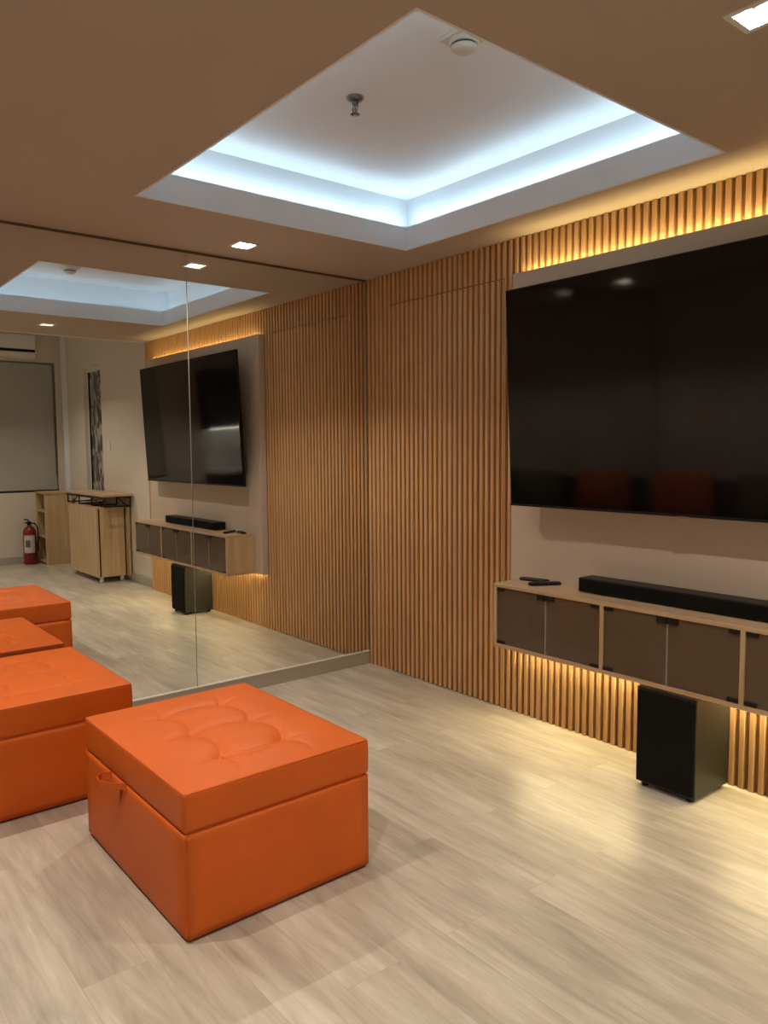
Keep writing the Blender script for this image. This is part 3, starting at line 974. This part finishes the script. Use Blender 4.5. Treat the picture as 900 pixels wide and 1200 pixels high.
# fire extinguisher
ex, ey = 6.37, -0.455
fe = thing('fire_extinguisher', 'red fire extinguisher with white label on the floor beside the shelf unit', 'fire extinguisher', (ex, ey, 0))
obj('cylinder_body', lathe(bmesh.new(), [(0.070, 0), (0.078, 0.012), (0.078, 0.400), (0.072, 0.435), (0.050, 0.468), (0.024, 0.482), (0.022, 0.50)], ex, ey, 0, 32), 'red', fe, True)
bm = bmesh.new()
n = 14
lo, hi = [], []
for k in range(n + 1):
    a = math.radians(150 + 100 * k / n)
    lo.append(bm.verts.new((ex + 0.0795 * math.cos(a), ey + 0.0795 * math.sin(a), 0.15)))
    hi.append(bm.verts.new((ex + 0.0795 * math.cos(a), ey + 0.0795 * math.sin(a), 0.37)))
for k in range(n):
    bm.faces.new((lo[k], lo[k + 1], hi[k + 1], hi[k]))
obj('label_sheet', bm, 'label', fe, True)
bm = bmesh.new()
lo, hi = [], []
for k in range(5):
    a = math.radians(192 + 10 * k)
    lo.append(bm.verts.new((ex + 0.0803 * math.cos(a), ey + 0.0803 * math.sin(a), 0.22)))
    hi.append(bm.verts.new((ex + 0.0803 * math.cos(a), ey + 0.0803 * math.sin(a), 0.31)))
for k in range(4):
    bm.faces.new((lo[k], lo[k + 1], hi[k + 1], hi[k]))
obj('label_picture', bm, 'steel', fe)
bm = lathe(bmesh.new(), [(0.026, 0.50), (0.026, 0.53), (0.016, 0.54)], ex, ey, 0, 16)
obj('valve', bm, 'black', fe)
bm = bmesh.new()
tube(bm, [(ex, ey, 0.535), (ex - 0.03, ey - 0.02, 0.565), (ex - 0.09, ey - 0.075, 0.575)], 0.008, 8)
tube(bm, [(ex, ey, 0.525), (ex - 0.04, ey - 0.03, 0.535), (ex - 0.085, ey - 0.07, 0.53)], 0.007, 8)
obj('handle', bm, 'black', fe, True)
bm = tube(bmesh.new(), [(ex, ey, 0.52), (ex - 0.01, ey + 0.06, 0.515), (ex - 0.02, ey + 0.093, 0.46), (ex - 0.02, ey + 0.093, 0.30), (ex - 0.02, ey + 0.090, 0.16)], 0.009, 8)
obj('hose', bm, 'black', fe, True)

# split air conditioner above the blind
ac = thing('air_conditioner', 'white split air conditioner with a dark outlet slot above the blind', 'air conditioner', (FX, -0.74, 2.56))
obj('casing', B(FX - 0.20, FX - 0.001, -1.20, -0.30, 2.575, 2.86, 0.02, 3), 'white_plastic', ac)
obj('air_outlet', B(FX - 0.206, FX - 0.15, -1.18, -0.315, 2.640, 2.676, 0.004), 'black', ac)

# light switch on the hall wall
ls = thing('light_switch', 'small white light switch on the hall wall beside the narrow window', 'light switch', (4.85, WY, 1.47))
obj('switch_plate', B(4.815, 4.885, WY - 0.008, WY, 1.42, 1.53, 0.002), 'white_plastic', ls)
obj('rocker', B(4.835, 4.865, WY - 0.011, WY - 0.008, 1.45, 1.50, 0.001), 'white_plastic', ls)

# kitchenette on the far wall, behind the camera
kb = thing('base_cabinet', 'charcoal kitchenette base cabinet on the far wall behind the camera', 'cabinet', (6.2, -3.0, 0))
obj('carcass', B(5.92, FX - 0.001, -3.70, -2.35, 0.08, 0.86), 'charcoal', kb)
obj('toe_kick', B(5.97, FX - 0.001, -3.70, -2.35, 0.0, 0.08), 'black', kb)
for k in range(3):
    d = obj('door', B(5.90, 5.919, -3.695 + k * 0.45, -3.255 + k * 0.45, 0.10, 0.85, 0.002), 'charcoal', kb)
    obj('handle', B(5.88, 5.90, -3.30 + k * 0.45, -3.29 + k * 0.45, 0.60, 0.78, 0.002), 'silver', d)
o = obj('worktop', B(5.88, FX - 0.001, -3.71, -2.33, 0.861, 0.90, 0.003), 'marble')
tag(o, 'pale marble worktop lying on the charcoal kitchenette cabinet', 'worktop')
o = obj('backsplash', B(FX - 0.014, FX - 0.001, -3.70, -2.35, 0.901, 1.50), 'marble')
tag(o, 'pale marble backsplash above the kitchenette worktop', 'backsplash')
kb = thing('wall_cabinet', 'charcoal wall cabinet hung above the marble backsplash', 'cabinet', (6.3, -3.0, 1.5))
obj('carcass', B(6.17, FX - 0.001, -3.70, -2.35, 1.51, 2.35), 'charcoal', kb)
for k in range(3):
    obj('door', B(6.15, 6.169, -3.695 + k * 0.45, -3.255 + k * 0.45, 1.515, 2.345, 0.002), 'charcoal', kb)

o = obj('led_strip', B(6.30, 6.315, -3.65, -2.40, 1.503, 1.5095), 'led_kitchen')  # unseen strip added to brighten the marble backsplash
tag(o, 'white light strip under the charcoal wall cabinet', 'light strip')

# sofa with cushions against the wall behind the camera
sf = thing('sofa', 'low charcoal sofa against the wall opposite the television', 'sofa', (1.6, -3.4, 0))
obj('seat', B(0.10, 3.05, -3.68, -3.10, 0.16, 0.42, 0.03, 3), 'charcoal', sf)
obj('backrest', B(0.10, 3.05, -3.74, -3.62, 0.42, 0.80, 0.03, 3), 'charcoal', sf)
for x in (0.2, 2.95):
    for y in (-3.62, -3.18):
        obj('leg', lathe(bmesh.new(), [(0.015, 0), (0.022, 0.16)], x, y, 0, 12), 'black', sf)
for i, (x, mt, nm) in enumerate(((0.13, 'orange_fabric', 'orange'), (0.90, 'olive', 'olive'), (1.52, 'olive', 'olive'), (2.14, 'olive', 'olive'))):
    bm = B(x, x + 0.56, -0.09, 0.09, 0, 0.46, 0.0)
    bmesh.ops.subdivide_edges(bm, edges=bm.edges[:], cuts=9, use_grid_fill=True)
    for v in bm.verts:
        u = (v.co.x - x - 0.28) / 0.28; q = (v.co.z - 0.23) / 0.23
        v.co.y *= (1 - abs(u) ** 3) * (1 - abs(q) ** 3) * 0.85 + 0.15
    bmesh.ops.rotate(bm, verts=bm.verts[:], cent=(0, 0, 0), matrix=Matrix.Rotation(math.radians(8), 3, 'X'))
    bmesh.ops.translate(bm, verts=bm.verts[:], vec=(0, -3.40, 0.425))
    o = obj('cushion', bm, mt, smooth=True)
    tag(o, ['orange square cushion at the mirror end of the sofa', 'olive square cushion second from the mirror on the sofa',
            'olive square cushion third from the mirror on the sofa', 'olive square cushion at the hall end of the sofa'][i], 'cushion', 'square cushions on the sofa')
